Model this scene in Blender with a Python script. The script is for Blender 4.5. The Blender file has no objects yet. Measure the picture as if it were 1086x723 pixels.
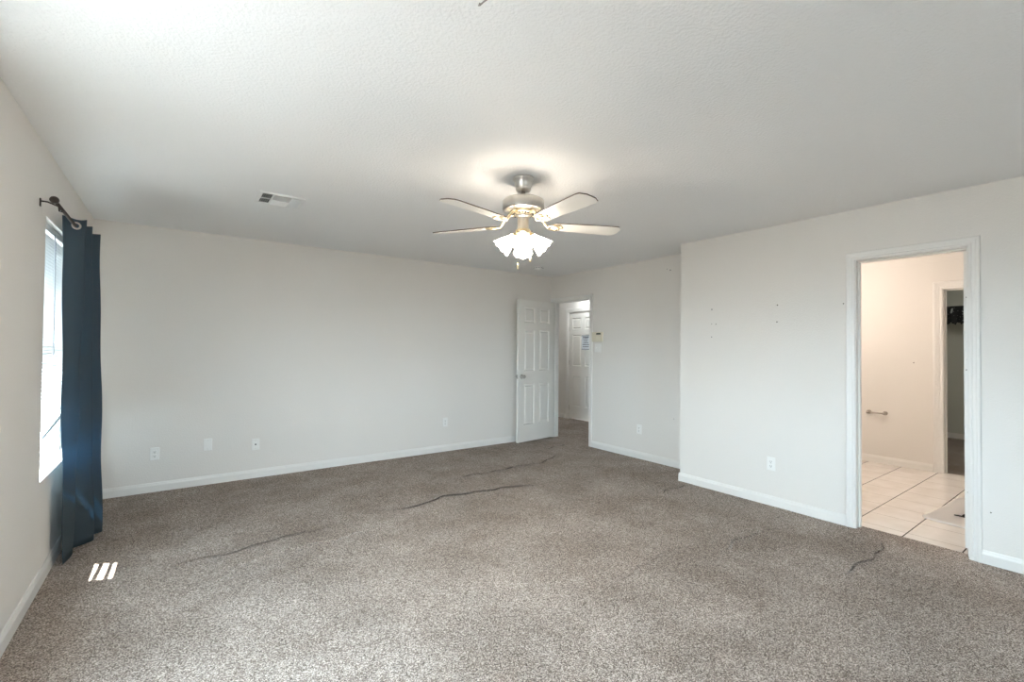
import bpy, bmesh, math, random
import numpy as np
from mathutils import Vector, Matrix, Euler

random.seed(7)
rng = np.random.default_rng(7)
scene = bpy.context.scene
COL = scene.collection
R = math.radians

# ------------------------------------------------------------------ camera
cam_d = bpy.data.cameras.new('camera')
cam = bpy.data.objects.new('camera', cam_d)
COL.objects.link(cam)
cam_d.sensor_fit = 'HORIZONTAL'
cam_d.sensor_width = 36.0
cam_d.lens = 36.0 * 488.78 / 1086.0
cam_d.shift_y = -0.0004
cam_d.clip_start = 0.02
YAW, PITCH, ROLL, CH = 0.6281, 0.0156, 0.0091, 1.3514
_f = Vector((math.sin(YAW) * math.cos(PITCH), math.cos(YAW) * math.cos(PITCH), math.sin(PITCH)))
_r = Vector((math.cos(YAW), -math.sin(YAW), 0))
_u = _r.cross(_f)
_r2 = math.cos(ROLL) * _r + math.sin(ROLL) * _u
_u2 = -math.sin(ROLL) * _r + math.cos(ROLL) * _u
_m = Matrix((_r2, _u2, -_f)).transposed().to_4x4()
_m.translation = (0, 0, CH)
cam.matrix_world = _m
scene.camera = cam

# ------------------------------------------------------------------ sky, sun, daylight, exposure
SKY = 11.0
SUN = 16.0
LAMP = 6.0
BULB = 105.0
world = bpy.data.worlds.new('sky')
scene.world = world
world.use_nodes = True
wn = world.node_tree
bg = wn.nodes['Background']
bg.inputs[0].default_value = (0.76, 0.885, 1.0, 1)
bg.inputs[1].default_value = SKY
# bright hazy sky above the horizon, dimmer ground below it
_tc = wn.nodes.new('ShaderNodeTexCoord')
_sx = wn.nodes.new('ShaderNodeSeparateXYZ')
_rp = wn.nodes.new('ShaderNodeValToRGB')
_rp.color_ramp.elements[0].position = 0.46
_rp.color_ramp.elements[0].color = (0.13, 0.135, 0.14, 1)
_rp.color_ramp.elements[1].position = 0.53
_rp.color_ramp.elements[1].color = (0.69, 0.85, 1.0, 1)
_ma = wn.nodes.new('ShaderNodeMath')
_ma.operation = 'MULTIPLY_ADD'
_ma.inputs[1].default_value = 0.5
_ma.inputs[2].default_value = 0.5
wn.links.new(_tc.outputs['Generated'], _sx.inputs[0])
wn.links.new(_sx.outputs[2], _ma.inputs[0])
wn.links.new(_ma.outputs[0], _rp.inputs[0])
wn.links.new(_rp.outputs[0], bg.inputs[0])

sun_d = bpy.data.lights.new('sun', 'SUN')
sun_d.energy = SUN
sun_d.angle = R(0.53)
sun_d.color = (1.0, 0.97, 0.92)
sun = bpy.data.objects.new('sun', sun_d)
COL.objects.link(sun)
sun.rotation_euler = Vector((0.373, -0.15, -1.0)).to_track_quat('-Z', 'Y').to_euler()
sun.location = (-3, 5, 6)


def portal(name, loc, direction, sx, sy):
    d = bpy.data.lights.new(name, 'AREA')
    d.shape = 'RECTANGLE'
    d.size, d.size_y = sx, sy
    d.cycles.is_portal = True
    o = bpy.data.objects.new(name, d)
    COL.objects.link(o)
    o.location = loc
    o.rotation_euler = Vector(direction).to_track_quat('-Z', 'Z').to_euler()
    return o


def lamp(name, loc, power, color, radius):
    d = bpy.data.lights.new(name, 'POINT')
    d.energy = power
    d.color = color
    d.shadow_soft_size = radius
    o = bpy.data.objects.new(name, d)
    COL.objects.link(o)
    o.location = loc
    return o


WZ0, WZ1 = 0.573, 2.063
portal('daylight_window_one', (-0.80, 4.175, (WZ0 + WZ1) / 2), (1, 0, 0), 1.15, 1.49)
portal('daylight_added_window_two', (-0.80, 1.525, (WZ0 + WZ1) / 2), (1, 0, 0), 1.15, 1.49)  # portal for the added second left window
portal('daylight_added_window_three', (1.1, -3.16, (WZ0 + WZ1) / 2), (0, 1, 0), 1.0, 1.49)  # portal for the added window behind the camera
lamp('bathroom_lamp', (5.6, 2.35, 2.15), 8.5, (1.0, 0.87, 0.77), 0.12)
lamp('hall_lamp', (5.86, 5.9, 2.37), 4, (0.93, 0.98, 1.0), 0.06)
lamp('closet_fill', (8.2, 0.7, 2.3), 3, (1.0, 0.97, 0.88), 0.1)  # unseen fill light added to brighten the closet

vs = scene.view_settings
vs.view_transform = 'Standard'
vs.look = 'None'
vs.exposure = 1.98
vs.gamma = 1.0
vs.use_curve_mapping = False
scene.cycles.max_bounces = 14
scene.cycles.diffuse_bounces = 8
scene.cycles.transparent_max_bounces = 16
scene.cycles.sample_clamp_indirect = 6.0


# ------------------------------------------------------------------ materials
def mat(name, color, rough=0.6, metal=0.0, spec=0.5):
    m = bpy.data.materials.new(name)
    m.use_nodes = True
    b = m.node_tree.nodes['Principled BSDF']
    b.inputs['Base Color'].default_value = (*color, 1)
    b.inputs['Roughness'].default_value = rough
    b.inputs['Metallic'].default_value = metal
    b.inputs['Specular IOR Level'].default_value = spec
    return m


def nodes_of(m):
    nt = m.node_tree
    return nt, nt.nodes, nt.links, nt.nodes['Principled BSDF']


def add_bump(m, scale, strength, dist=0.002, detail=3.0, contrast=None):
    nt, N, L, b = nodes_of(m)
    tc = N.new('ShaderNodeTexCoord')
    nz = N.new('ShaderNodeTexNoise')
    nz.inputs['Scale'].default_value = scale
    nz.inputs['Detail'].default_value = detail
    L.new(tc.outputs['Object'], nz.inputs['Vector'])
    src = nz.outputs['Fac']
    if contrast:
        cr = N.new('ShaderNodeValToRGB')
        cr.color_ramp.elements[0].position = contrast[0]
        cr.color_ramp.elements[1].position = contrast[1]
        L.new(src, cr.inputs['Fac'])
        src = cr.outputs['Color']
    bp = N.new('ShaderNodeBump')
    bp.inputs['Strength'].default_value = strength
    bp.inputs['Distance'].default_value = dist
    L.new(src, bp.inputs['Height'])
    L.new(bp.outputs['Normal'], b.inputs['Normal'])
    return m


def spots(m, pts, color, radius):
    """small nail holes and scuffs at fixed places on a wall"""
    nt, N, L, b = nodes_of(m)
    base = b.inputs['Base Color'].default_value[:]
    g = N.new('ShaderNodeNewGeometry')
    prev = None
    for p in pts:
        d = N.new('ShaderNodeVectorMath')
        d.operation = 'DISTANCE'
        d.inputs[1].default_value = p[:3]
        L.new(g.outputs['Position'], d.inputs[0])
        lt = N.new('ShaderNodeMath')
        lt.operation = 'LESS_THAN'
        lt.inputs[1].default_value = p[3] if len(p) > 3 else radius
        L.new(d.outputs['Value'], lt.inputs[0])
        if prev is None:
            prev = lt.outputs[0]
        else:
            mx = N.new('ShaderNodeMath')
            mx.operation = 'MAXIMUM'
            L.new(prev, mx.inputs[0])
            L.new(lt.outputs[0], mx.inputs[1])
            prev = mx.outputs[0]
    mix = N.new('ShaderNodeMix')
    mix.data_type = 'RGBA'
    mix.inputs[6].default_value = base
    mix.inputs[7].default_value = (*color, 1)
    L.new(prev, mix.inputs[0])
    L.new(mix.outputs[2], b.inputs['Base Color'])


PAINT = (0.78, 0.754, 0.715)


def paint(name):
    m = mat(name, PAINT, 0.55, 0, 0.35)
    add_bump(m, 95, 0.22, 0.002, 2.0, (0.38, 0.68))
    return m


M_wall = paint('wall_paint')
M_wall_r = paint('wall_paint_right')
spots(M_wall_r, [(4.208, 2.486, 1.742, .006), (4.208, 2.488, 1.600, .004), (4.208, 2.444, 1.598, .005), (4.208, 2.488, 1.474, .005),
                 (4.208, 1.880, 1.743, .006), (4.208, 1.884, 1.596, .006), (4.208, 0.59, 0.33, .004), (4.208, 1.39, 1.72, .005)],
      (0.12, 0.11, 0.10), .005)
M_wall_a = paint('wall_paint_alcove')
spots(M_wall_a, [(4.636, 3.255, 2.273, .008), (4.636, 3.30, 2.29, .005), (4.636, 3.2, 0.55, .005)], (0.25, 0.24, 0.22), .005)
M_wall_b = paint('wall_paint_bath')
spots(M_wall_b, [(6.9, 1.585, 1.221, .007)], (0.2, 0.18, 0.16), .005)
M_ceil = mat('ceiling_paint', (0.85, 0.85, 0.845), 0.8, 0, 0.2)
add_bump(M_ceil, 75, 0.36, 0.004, 3.0, (0.36, 0.66))
M_trim = mat('trim_white', (0.80, 0.785, 0.755), 0.35, 0, 0.5)
M_door = mat('door_white', (0.83, 0.815, 0.775), 0.4, 0, 0.5)
add_bump(M_door, 60, 0.05, 0.001)
M_plate = mat('plate_white', (0.86, 0.855, 0.83), 0.3)
M_dark = mat('slot_dark', (0.03, 0.03, 0.03), 0.6)
M_vinyl = mat('window_vinyl', (0.86, 0.87, 0.87), 0.35)
M_nickel = mat('brushed_nickel', (0.62, 0.59, 0.55), 0.28, 1.0)
M_nickel_d = mat('satin_nickel_dark', (0.42, 0.40, 0.38), 0.35, 1.0)
M_brass = mat('pale_brass', (0.80, 0.68, 0.46), 0.3, 1.0)
M_bronze = mat('bronze_rod', (0.05, 0.042, 0.036), 0.45, 0.6)
M_blade = mat('blade_white', (0.82, 0.79, 0.73), 0.4)
M_blade_edge = mat('blade_brown', (0.10, 0.06, 0.04), 0.5)
M_keypad = mat('keypad_beige', (0.74, 0.69, 0.56), 0.4)
M_lcd = mat('lcd_dark', (0.06, 0.07, 0.05), 0.25)
M_paper = mat('paper_white', (0.80, 0.85, 0.90), 0.7)
M_ink = mat('ink_dark', (0.05, 0.06, 0.10), 0.7)
M_vent = mat('vent_white', (0.80, 0.80, 0.79), 0.45)
M_duct = mat('duct_dark', (0.05, 0.05, 0.048), 0.8)
M_shelf = mat('shelf_white', (0.80, 0.80, 0.77), 0.5)
M_detector = mat('detector_white', (0.86, 0.85, 0.82), 0.4)


def shade_material():
    m = bpy.data.materials.new('frosted_lit_shade')
    m.use_nodes = True
    nt, N, L, b = nodes_of(m)
    b.inputs['Base Color'].default_value = (0.9, 0.88, 0.84, 1)
    b.inputs['Roughness'].default_value = 0.35
    b.inputs['Emission Color'].default_value = (1.0, 0.88, 0.74, 1)
    b.inputs['Emission Strength'].default_value = LAMP
    return m


M_shade = shade_material()
M_bulb = mat('lit_bulb', (0.9, 0.88, 0.84), 0.4)
_b = M_bulb.node_tree.nodes['Principled BSDF']
_b.inputs['Emission Color'].default_value = (1.0, 0.88, 0.74, 1)
_b.inputs['Emission Strength'].default_value = BULB


def glass_material():
    m = bpy.data.materials.new('window_glass')
    m.use_nodes = True
    nt = m.node_tree
    N, L = nt.nodes, nt.links
    N.remove(N['Principled BSDF'])
    out = N['Material Output']
    tr = N.new('ShaderNodeBsdfTransparent')
    tr.inputs[0].default_value = (0.95, 0.97, 0.96, 1)
    gl = N.new('ShaderNodeBsdfGlossy')
    gl.inputs['Roughness'].default_value = 0.02
    mx = N.new('ShaderNodeMixShader')
    mx.inputs[0].default_value = 0.05
    L.new(tr.outputs[0], mx.inputs[1])
    L.new(gl.outputs[0], mx.inputs[2])
    L.new(mx.outputs[0], out.inputs['Surface'])
    return m


M_glass = glass_material()


def translucent_material(name, color, tcolor, fac, rough=0.6):
    m = mat(name, color, rough, 0, 0.2)
    nt, N, L, b = nodes_of(m)
    out = N['Material Output']
    t = N.new('ShaderNodeBsdfTranslucent')
    t.inputs[0].default_value = (*tcolor, 1)
    mx = N.new('ShaderNodeMixShader')
    mx.inputs[0].default_value = fac
    L.new(b.outputs[0], mx.inputs[1])
    L.new(t.outputs[0], mx.inputs[2])
    L.new(mx.outputs[0], out.inputs['Surface'])
    return m


M_slat = translucent_material('blind_slat_white', (0.64, 0.64, 0.62), (0.85, 0.88, 0.9), 0.012, 0.4)
M_curtain = translucent_material('curtain_teal', (0.066, 0.085, 0.097), (0.11, 0.24, 0.345), 0.28, 0.75)
M_sheet = translucent_material('thin_plastic', (0.93, 0.91, 0.89), (0.9, 0.88, 0.86), 0.45, 0.3)


def carpet_material(name, tint=1.1):
    m = mat(name, (0.3, 0.26, 0.22), 0.95, 0, 0.1)
    nt, N, L, b = nodes_of(m)
    tc = N.new('ShaderNodeTexCoord')
    vo = N.new('ShaderNodeTexVoronoi')
    vo.inputs['Scale'].default_value = 260
    L.new(tc.outputs['Object'], vo.inputs['Vector'])
    sep = N.new('ShaderNodeSeparateColor')
    L.new(vo.outputs['Color'], sep.inputs[0])
    n1 = N.new('ShaderNodeTexNoise')
    n1.inputs['Scale'].default_value = 190
    n1.inputs['Detail'].default_value = 4
    L.new(tc.outputs['Object'], n1.inputs['Vector'])
    mixf = N.new('ShaderNodeMath')
    mixf.operation = 'MULTIPLY_ADD'
    mixf.inputs[1].default_value = 0.55
    L.new(sep.outputs[0], mixf.inputs[0])
    half = N.new('ShaderNodeMath')
    half.operation = 'MULTIPLY'
    half.inputs[1].default_value = 0.45
    L.new(n1.outputs['Fac'], half.inputs[0])
    L.new(half.outputs[0], mixf.inputs[2])
    cr = N.new('ShaderNodeValToRGB')
    e = cr.color_ramp.elements
    e[0].position = 0.17
    e[0].color = (0.06 * tint, 0.046 * tint, 0.038 * tint, 1)
    e[1].position = 0.83
    e[1].color = (0.72 * tint, 0.64 * tint, 0.58 * tint, 1)
    x = cr.color_ramp.elements.new(0.5)
    x.color = (0.27 * tint, 0.226 * tint, 0.198 * tint, 1)
    L.new(mixf.outputs[0], cr.inputs['Fac'])
    # wear, tracks and traffic soil
    n2 = N.new('ShaderNodeTexNoise')
    n2.inputs['Scale'].default_value = 2.1
    n2.inputs['Detail'].default_value = 5
    n2.inputs['Roughness'].default_value = 0.6
    L.new(tc.outputs['Object'], n2.inputs['Vector'])
    cr2 = N.new('ShaderNodeValToRGB')
    cr2.color_ramp.elements[0].position = 0.35
    cr2.color_ramp.elements[0].color = (0.80, 0.775, 0.75, 1)
    cr2.color_ramp.elements[1].position = 0.68
    cr2.color_ramp.elements[1].color = (1.12, 1.12, 1.12, 1)
    L.new(n2.outputs['Fac'], cr2.inputs['Fac'])
    mul = N.new('ShaderNodeMix')
    mul.data_type = 'RGBA'
    mul.blend_type = 'MULTIPLY'
    mul.inputs[0].default_value = 1.0
    L.new(cr.outputs[0], mul.inputs[6])
    L.new(cr2.outputs[0], mul.inputs[7])
    L.new(mul.outputs[2], b.inputs['Base Color'])
    bp = N.new('ShaderNodeBump')
    bp.inputs['Strength'].default_value = 0.7
    bp.inputs['Distance'].default_value = 0.006
    L.new(mixf.outputs[0], bp.inputs['Height'])
    L.new(bp.outputs['Normal'], b.inputs['Normal'])
    return m


M_carpet = carpet_material('carpet_pile')


def tile_material():
    m = mat('bathroom_tile', (0.8, 0.76, 0.7), 0.25, 0, 0.5)
    nt, N, L, b = nodes_of(m)
    g = N.new('ShaderNodeNewGeometry')
    sx = N.new('ShaderNodeSeparateXYZ')
    L.new(g.outputs['Position'], sx.inputs[0])

    def line(sock, off, pitch, half):
        a = N.new('ShaderNodeMath')
        a.operation = 'ADD'
        a.inputs[1].default_value = -off + 100 * pitch + half
        L.new(sock, a.inputs[0])
        mo = N.new('ShaderNodeMath')
        mo.operation = 'MODULO'
        mo.inputs[1].default_value = pitch
        L.new(a.outputs[0], mo.inputs[0])
        lt = N.new('ShaderNodeMath')
        lt.operation = 'LESS_THAN'
        lt.inputs[1].default_value = 2 * half
        L.new(mo.outputs[0], lt.inputs[0])
        return lt.outputs[0]
    ly = line(sx.outputs[1], 1.058, 0.3195, 0.0042)
    lx = line(sx.outputs[0], 5.058, 0.3195, 0.0026)
    nz = N.new('ShaderNodeTexNoise')
    nz.inputs['Scale'].default_value = 6
    nz.inputs['Detail'].default_value = 6
    L.new(g.outputs['Position'], nz.inputs['Vector'])
    cr = N.new('ShaderNodeValToRGB')
    cr.color_ramp.elements[0].position = 0.3
    cr.color_ramp.elements[0].color = (0.74, 0.69, 0.64, 1)
    cr.color_ramp.elements[1].position = 0.7
    cr.color_ramp.elements[1].color = (0.84, 0.80, 0.76, 1)
    L.new(nz.outputs['Fac'], cr.inputs['Fac'])
    m1 = N.new('ShaderNodeMix')
    m1.data_type = 'RGBA'
    L.new(lx, m1.inputs[0])
    L.new(cr.outputs[0], m1.inputs[6])
    m1.inputs[7].default_value = (0.38, 0.33, 0.28, 1)
    m2 = N.new('ShaderNodeMix')
    m2.data_type = 'RGBA'
    L.new(ly, m2.inputs[0])
    L.new(m1.outputs[2], m2.inputs[6])
    m2.inputs[7].default_value = (0.10, 0.085, 0.075, 1)
    L.new(m2.outputs[2], b.inputs['Base Color'])
    return m


M_tile = tile_material()


def lace_material():
    m = mat('black_lace', (0.02, 0.02, 0.022), 0.8)
    nt, N, L, b = nodes_of(m)
    tc = N.new('ShaderNodeTexCoord')
    nz = N.new('ShaderNodeTexNoise')
    nz.inputs['Scale'].default_value = 26
    nz.inputs['Detail'].default_value = 2
    L.new(tc.outputs['Object'], nz.inputs['Vector'])
    cr = N.new('ShaderNodeValToRGB')
    cr.color_ramp.elements[0].position = 0.58
    cr.color_ramp.elements[0].color = (0.012, 0.013, 0.015, 1)
    cr.color_ramp.elements[1].position = 0.72
    cr.color_ramp.elements[1].color = (0.35, 0.37, 0.37, 1)
    L.new(nz.outputs['Fac'], cr.inputs['Fac'])
    L.new(cr.outputs[0], b.inputs['Base Color'])
    return m


M_lace = lace_material()


# ------------------------------------------------------------------ mesh helpers
class MB:
    def __init__(self):
        self.v, self.f, self.mi, self.sm = [], [], [], []

    def add(self, verts, faces, mi=0, smooth=False, M=None):
        o = len(self.v)
        for p in verts:
            p = Vector(p)
            if M is not None:
                p = M @ p
            self.v.append(tuple(p))
        for f in faces:
            self.f.append([o + i for i in f])
            self.mi.append(mi)
            self.sm.append(smooth)
        return self

    def box(self, a, b, mi=0, M=None):
        x0, y0, z0 = a
        x1, y1, z1 = b
        x0, x1 = min(x0, x1), max(x0, x1)
        y0, y1 = min(y0, y1), max(y0, y1)
        z0, z1 = min(z0, z1), max(z0, z1)
        vs_ = [(x0, y0, z0), (x1, y0, z0), (x1, y1, z0), (x0, y1, z0), (x0, y0, z1), (x1, y0, z1), (x1, y1, z1), (x0, y1, z1)]
        return self.add(vs_, [(0, 3, 2, 1), (4, 5, 6, 7), (0, 1, 5, 4), (1, 2, 6, 5), (2, 3, 7, 6), (3, 0, 4, 7)], mi, False, M)

    def bbox(self, a, b, bev=0.002, mi=0, M=None, seg=2):
        bm = bmesh.new()
        bmesh.ops.create_cube(bm, size=1)
        s = [abs(b[i] - a[i]) for i in range(3)]
        c = [(b[i] + a[i]) / 2 for i in range(3)]
        for v in bm.verts:
            v.co = Vector((v.co.x * s[0] + c[0], v.co.y * s[1] + c[1], v.co.z * s[2] + c[2]))
        bmesh.ops.bevel(bm, geom=bm.edges[:], offset=min(bev, min(s) * 0.45), segments=seg, affect='EDGES', profile=0.5)
        bm.verts.index_update()
        self.add([v.co.copy() for v in bm.verts], [[v.index for v in f.verts] for f in bm.faces], mi, False, M)
        bm.free()
        return self

    def lathe(self, prof, n=24, mi=0, M=None, smooth=True, cap=False, rmod=None):
        vs_, fs = [], []
        k = len(prof)
        for i in range(n):
            a = 2 * math.pi * i / n
            for j, (r, z) in enumerate(prof):
                rr, zz = (r, z) if rmod is None else rmod(a, j, r, z)
                vs_.append((rr * math.cos(a), rr * math.sin(a), zz))
        for i in range(n):
            i2 = (i + 1) % n
            for j in range(k - 1):
                fs.append((i * k + j, i2 * k + j, i2 * k + j + 1, i * k + j + 1))
        if cap:
            fs.append([i * k for i in range(n)][::-1])
            fs.append([i * k + k - 1 for i in range(n)])
        return self.add(vs_, fs, mi, smooth, M)

    def tube(self, pts, r, n=8, mi=0, M=None, closed=False):
        pts = [Vector(p) for p in pts]
        rs = r if isinstance(r, (list, tuple)) else [r] * len(pts)
        vs_, fs = [], []
        up = Vector((0, 0, 1))
        prev = None
        m = len(pts)
        for i, p in enumerate(pts):
            if closed:
                t = pts[(i + 1) % m] - pts[i - 1]
            else:
                t = pts[min(i + 1, m - 1)] - pts[max(i - 1, 0)]
            t.normalize()
            if prev is None:
                a = t.orthogonal().normalized()
            else:
                a = (prev - t * prev.dot(t))
                a = a.normalized() if a.length > 1e-6 else t.orthogonal().normalized()
            prev = a
            c = t.cross(a)
            for k in range(n):
                q = 2 * math.pi * k / n
                vs_.append(p + (a * math.cos(q) + c * math.sin(q)) * rs[i])
        for i in range(m if closed else m - 1):
            j = (i + 1) % m
            for k in range(n):
                k2 = (k + 1) % n
                fs.append((i * n + k, i * n + k2, j * n + k2, j * n + k))
        if not closed:
            fs.append(list(range(n))[::-1])
            fs.append([(m - 1) * n + k for k in range(n)])
        return self.add(vs_, fs, mi, True, M)

    def prism(self, outline, z0, z1, mi=0, M=None, mi_top=None, mi_side=None):
        n = len(outline)
        vs_ = [(x, y, z0) for x, y in outline] + [(x, y, z1) for x, y in outline]
        self.add(vs_, [list(range(n))[::-1]], mi, False, M)
        self.add(vs_, [[n + i for i in range(n)]], mi if mi_top is None else mi_top, False, M)
        return self.add(vs_, [(i, (i + 1) % n, n + (i + 1) % n, n + i) for i in range(n)], mi if mi_side is None else mi_side, False, M)

    def build(self, name, mats, parent=None, loc=None, merge=True):
        me = bpy.data.meshes.new(name)
        me.from_pydata(self.v, [], self.f)
        if not isinstance(mats, (list, tuple)):
            mats = [mats]
        for m in mats:
            me.materials.append(m)
        me.polygons.foreach_set('material_index', self.mi)
        me.polygons.foreach_set('use_smooth', self.sm)
        me.update()
        bm = bmesh.new()
        bm.from_mesh(me)
        if merge:
            bmesh.ops.remove_doubles(bm, verts=bm.verts, dist=1e-5)
        bmesh.ops.recalc_face_normals(bm, faces=bm.faces)
        bm.to_mesh(me)
        bm.free()
        o = bpy.data.objects.new(name, me)
        COL.objects.link(o)
        if parent is not None:
            o.parent = parent
        if loc is not None:
            o.location = loc
        return o


def tag(o, label, cat, group=None, kind=None):
    o['label'] = label
    o['category'] = cat
    if group:
        o['group'] = group
    if kind:
        o['kind'] = kind
    return o


def empty(name, loc, rz=0.0):
    o = bpy.data.objects.new(name, None)
    o.empty_display_size = 0.1
    COL.objects.link(o)
    o.location = loc
    o.rotation_euler = (0, 0, rz)
    return o


def struct(name, mb, m, label, cat):
    return tag(mb.build(name, m), label, cat, None, 'structure')


def copy_tree(o, parent=None):
    c = o.copy()
    COL.objects.link(c)
    if parent is not None:
        c.parent = parent
    for ch in list(o.children):
        copy_tree(ch, c)
    return c


# ------------------------------------------------------------------ room shell
H = 2.44
XL, XR, XA, YB, YF, YN = -0.6042, 4.2083, 4.6357, 5.3688, -3.0, 2.83
WT = 0.115
XB, XC = 6.90, 9.85          # far wall of the bathroom, far wall of the closet
XH = 6.12                     # far wall of the hall
DH = 2.045                    # door opening height
A0, A1 = 4.553, 5.315         # bedroom door opening
B0, B1 = 0.692, 1.309         # bathroom door opening
JB = 0.018


def wall_x(x0, x1, y0, y1, openings):
    """wall slab lying along y with rectangular openings (ya, yb, za, zb)"""
    mb = MB()
    y = y0
    for ya, yb, za, zb in sorted(openings):
        if ya > y:
            mb.box((x0, y, 0), (x1, ya, H))
        if za > 0:
            mb.box((x0, ya, 0), (x1, yb, za))
        if zb < H:
            mb.box((x0, ya, zb), (x1, yb, H))
        y = yb
    mb.box((x0, y, 0), (x1, y1, H))
    return mb


W1a, W1b = 3.605, 4.75
W2a, W2b = 0.95, 2.10  # out-of-view opening added to let in more daylight
struct('wall_left', wall_x(XL - 0.16, XL, YF - .16, YB + .16, [(W1a, W1b, WZ0, WZ1), (W2a, W2b, WZ0, WZ1)]), M_wall,
       'beige textured left wall with the window and blue curtain', 'wall')
struct('wall_back', MB().box((XL, YB, 0), (XA + WT, YB + .115, H)), M_wall,
       'long beige textured back wall with four low wall plates', 'wall')
struct('wall_alcove', wall_x(XA, XA + WT, YN, YB, [(A0 - JB, A1 + JB, -1, DH + JB)]), M_wall_a,
       'white recessed wall with the hall doorway and alarm keypad', 'wall')
struct('wall_right', wall_x(XR, XR + WT, YF, YN, [(B0 - JB, B1 + JB, -1, DH + JB)]), M_wall_r,
       'white right wall with nail holes and the bathroom doorway', 'wall')
struct('wall_return', MB().box((XR + WT, YN - .11, 0), (XB + WT, YN, H)), M_wall, 'short return wall at the corner of the right wall', 'wall')
mb = MB()
mb.box((XL, YF - .16, 0), (.6, YF, H)).box((1.6, YF - .16, 0), (XR + WT, YF, H)).box((.6, YF - .16, 0), (1.6, YF, WZ0)).box((.6, YF - .16, WZ1), (1.6, YF, H))
struct('wall_front', mb, M_wall, 'beige wall with an added double window behind the photographer', 'wall')
# bathroom, closet and hall
struct('wall_bathroom', wall_x(XB, XB + WT, -0.1, YN - .11, [(0.56 - JB, 1.325 + JB, -1, DH + JB)]), M_wall_b,
       'warm peach-lit bathroom far wall with paper holder and closet opening', 'wall')
struct('wall_bathroom_side', MB().box((XR + WT, -0.2, 0), (XB + WT, -0.1, H)), M_wall, 'bathroom side wall hidden beside the open door', 'wall')
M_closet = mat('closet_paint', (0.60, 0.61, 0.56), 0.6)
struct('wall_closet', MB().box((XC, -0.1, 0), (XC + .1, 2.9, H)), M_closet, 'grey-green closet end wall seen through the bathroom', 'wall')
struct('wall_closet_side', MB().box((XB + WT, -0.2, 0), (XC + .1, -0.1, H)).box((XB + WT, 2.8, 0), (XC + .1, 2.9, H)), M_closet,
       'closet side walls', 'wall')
struct('wall_hall', wall_x(XH, XH + WT, 3.0, 7.7, [(5.815 - JB, 6.57 + JB, -1, DH + JB)]), M_wall, 'bright white hall wall around the closed hall door', 'wall')
struct('wall_hall_end', MB().box((XA, 7.6, 0), (XH, 7.7, H)).box((XA + WT, 2.83, 0), (XH, 3.0, H)), M_wall, 'white end walls of the hall', 'wall')
struct('wall_hall_side', MB().box((XA, YB + .115, 0), (XA + WT, 7.6, H)), M_wall, 'white hall wall behind the bedroom', 'wall')
struct('wall_hall_room', MB().box((XH + .5, 5.5, 0), (XH + .6, 7.1, H)), M_wall, 'wall behind the closed hall door', 'wall')

struct('ceiling', MB().box((XL - .16, YF - .16, H), (XC + .1, 7.7, H + .08)), M_ceil,
       'white textured ceiling over the room', 'ceiling')

# carpet with its rucked-up ridges
RIDGES = [
    ([(-0.105, 3.492), (0.3, 3.53), (0.621, 3.566), (1.018, 3.607)], .0078, .03, 0),
    ([(1.34, 3.691), (1.74, 3.661), (1.983, 3.722), (2.322, 3.688), (2.636, 3.616), (2.954, 3.526)], .0125, .022, 0),
    ([(0.879, 3.892), (1.422, 3.922), (1.89, 3.786)], .0045, .03, 0),
    ([(2.2, 4.16), (2.728, 4.203), (3.1, 4.20), (3.483, 4.218), (4.063, 4.415)], .0080, .022, 0),
    ([(4.017, 4.704), (4.436, 4.822)], .008, .024, 0),
    ([(3.696, 2.682), (4.173, 2.697)], .013, .024, 0),
    ([(2.1, 1.83), (2.222, 1.855), (2.53, 1.86), (2.81, 1.861), (2.965, 1.845)], .0055, .03, 0),
    ([(3.307, 1.068), (3.663, 1.079), (4.076, 1.074)], .009, .03, 0),
    ([(3.0, 1.66), (3.3, 1.72), (3.7, 1.70)], .004, .03, .004),
    ([(0.2, 3.30), (0.9, 3.36), (1.4, 3.45)], .003, .05, .005),
]
cell = 0.0095
xs = np.arange(XL - .02, XA + WT + cell, cell)
_ys = [YF - .02]
while _ys[-1] < YB + .1:
    y_ = _ys[-1]
    fine = 3.45 < y_ < 4.84 or any(abs(y_ - c_) < .05 for c_ in (1.07, 1.85, 2.69))
    _ys.append(y_ + (.04 if y_ < .7 else .004 if fine else .0095))
ys = np.array(_ys)
GX, GY = np.meshgrid(xs, ys, indexing='ij')
GZ = np.zeros_like(GX)
groove = np.zeros_like(GX)
OY = np.zeros_like(GX)
wob = 0.02 * np.sin(GX * 9.1 + 1.3 * np.sin(GY * 5)) + 0.012 * np.sin(GX * 23 + GY * 11)
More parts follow.
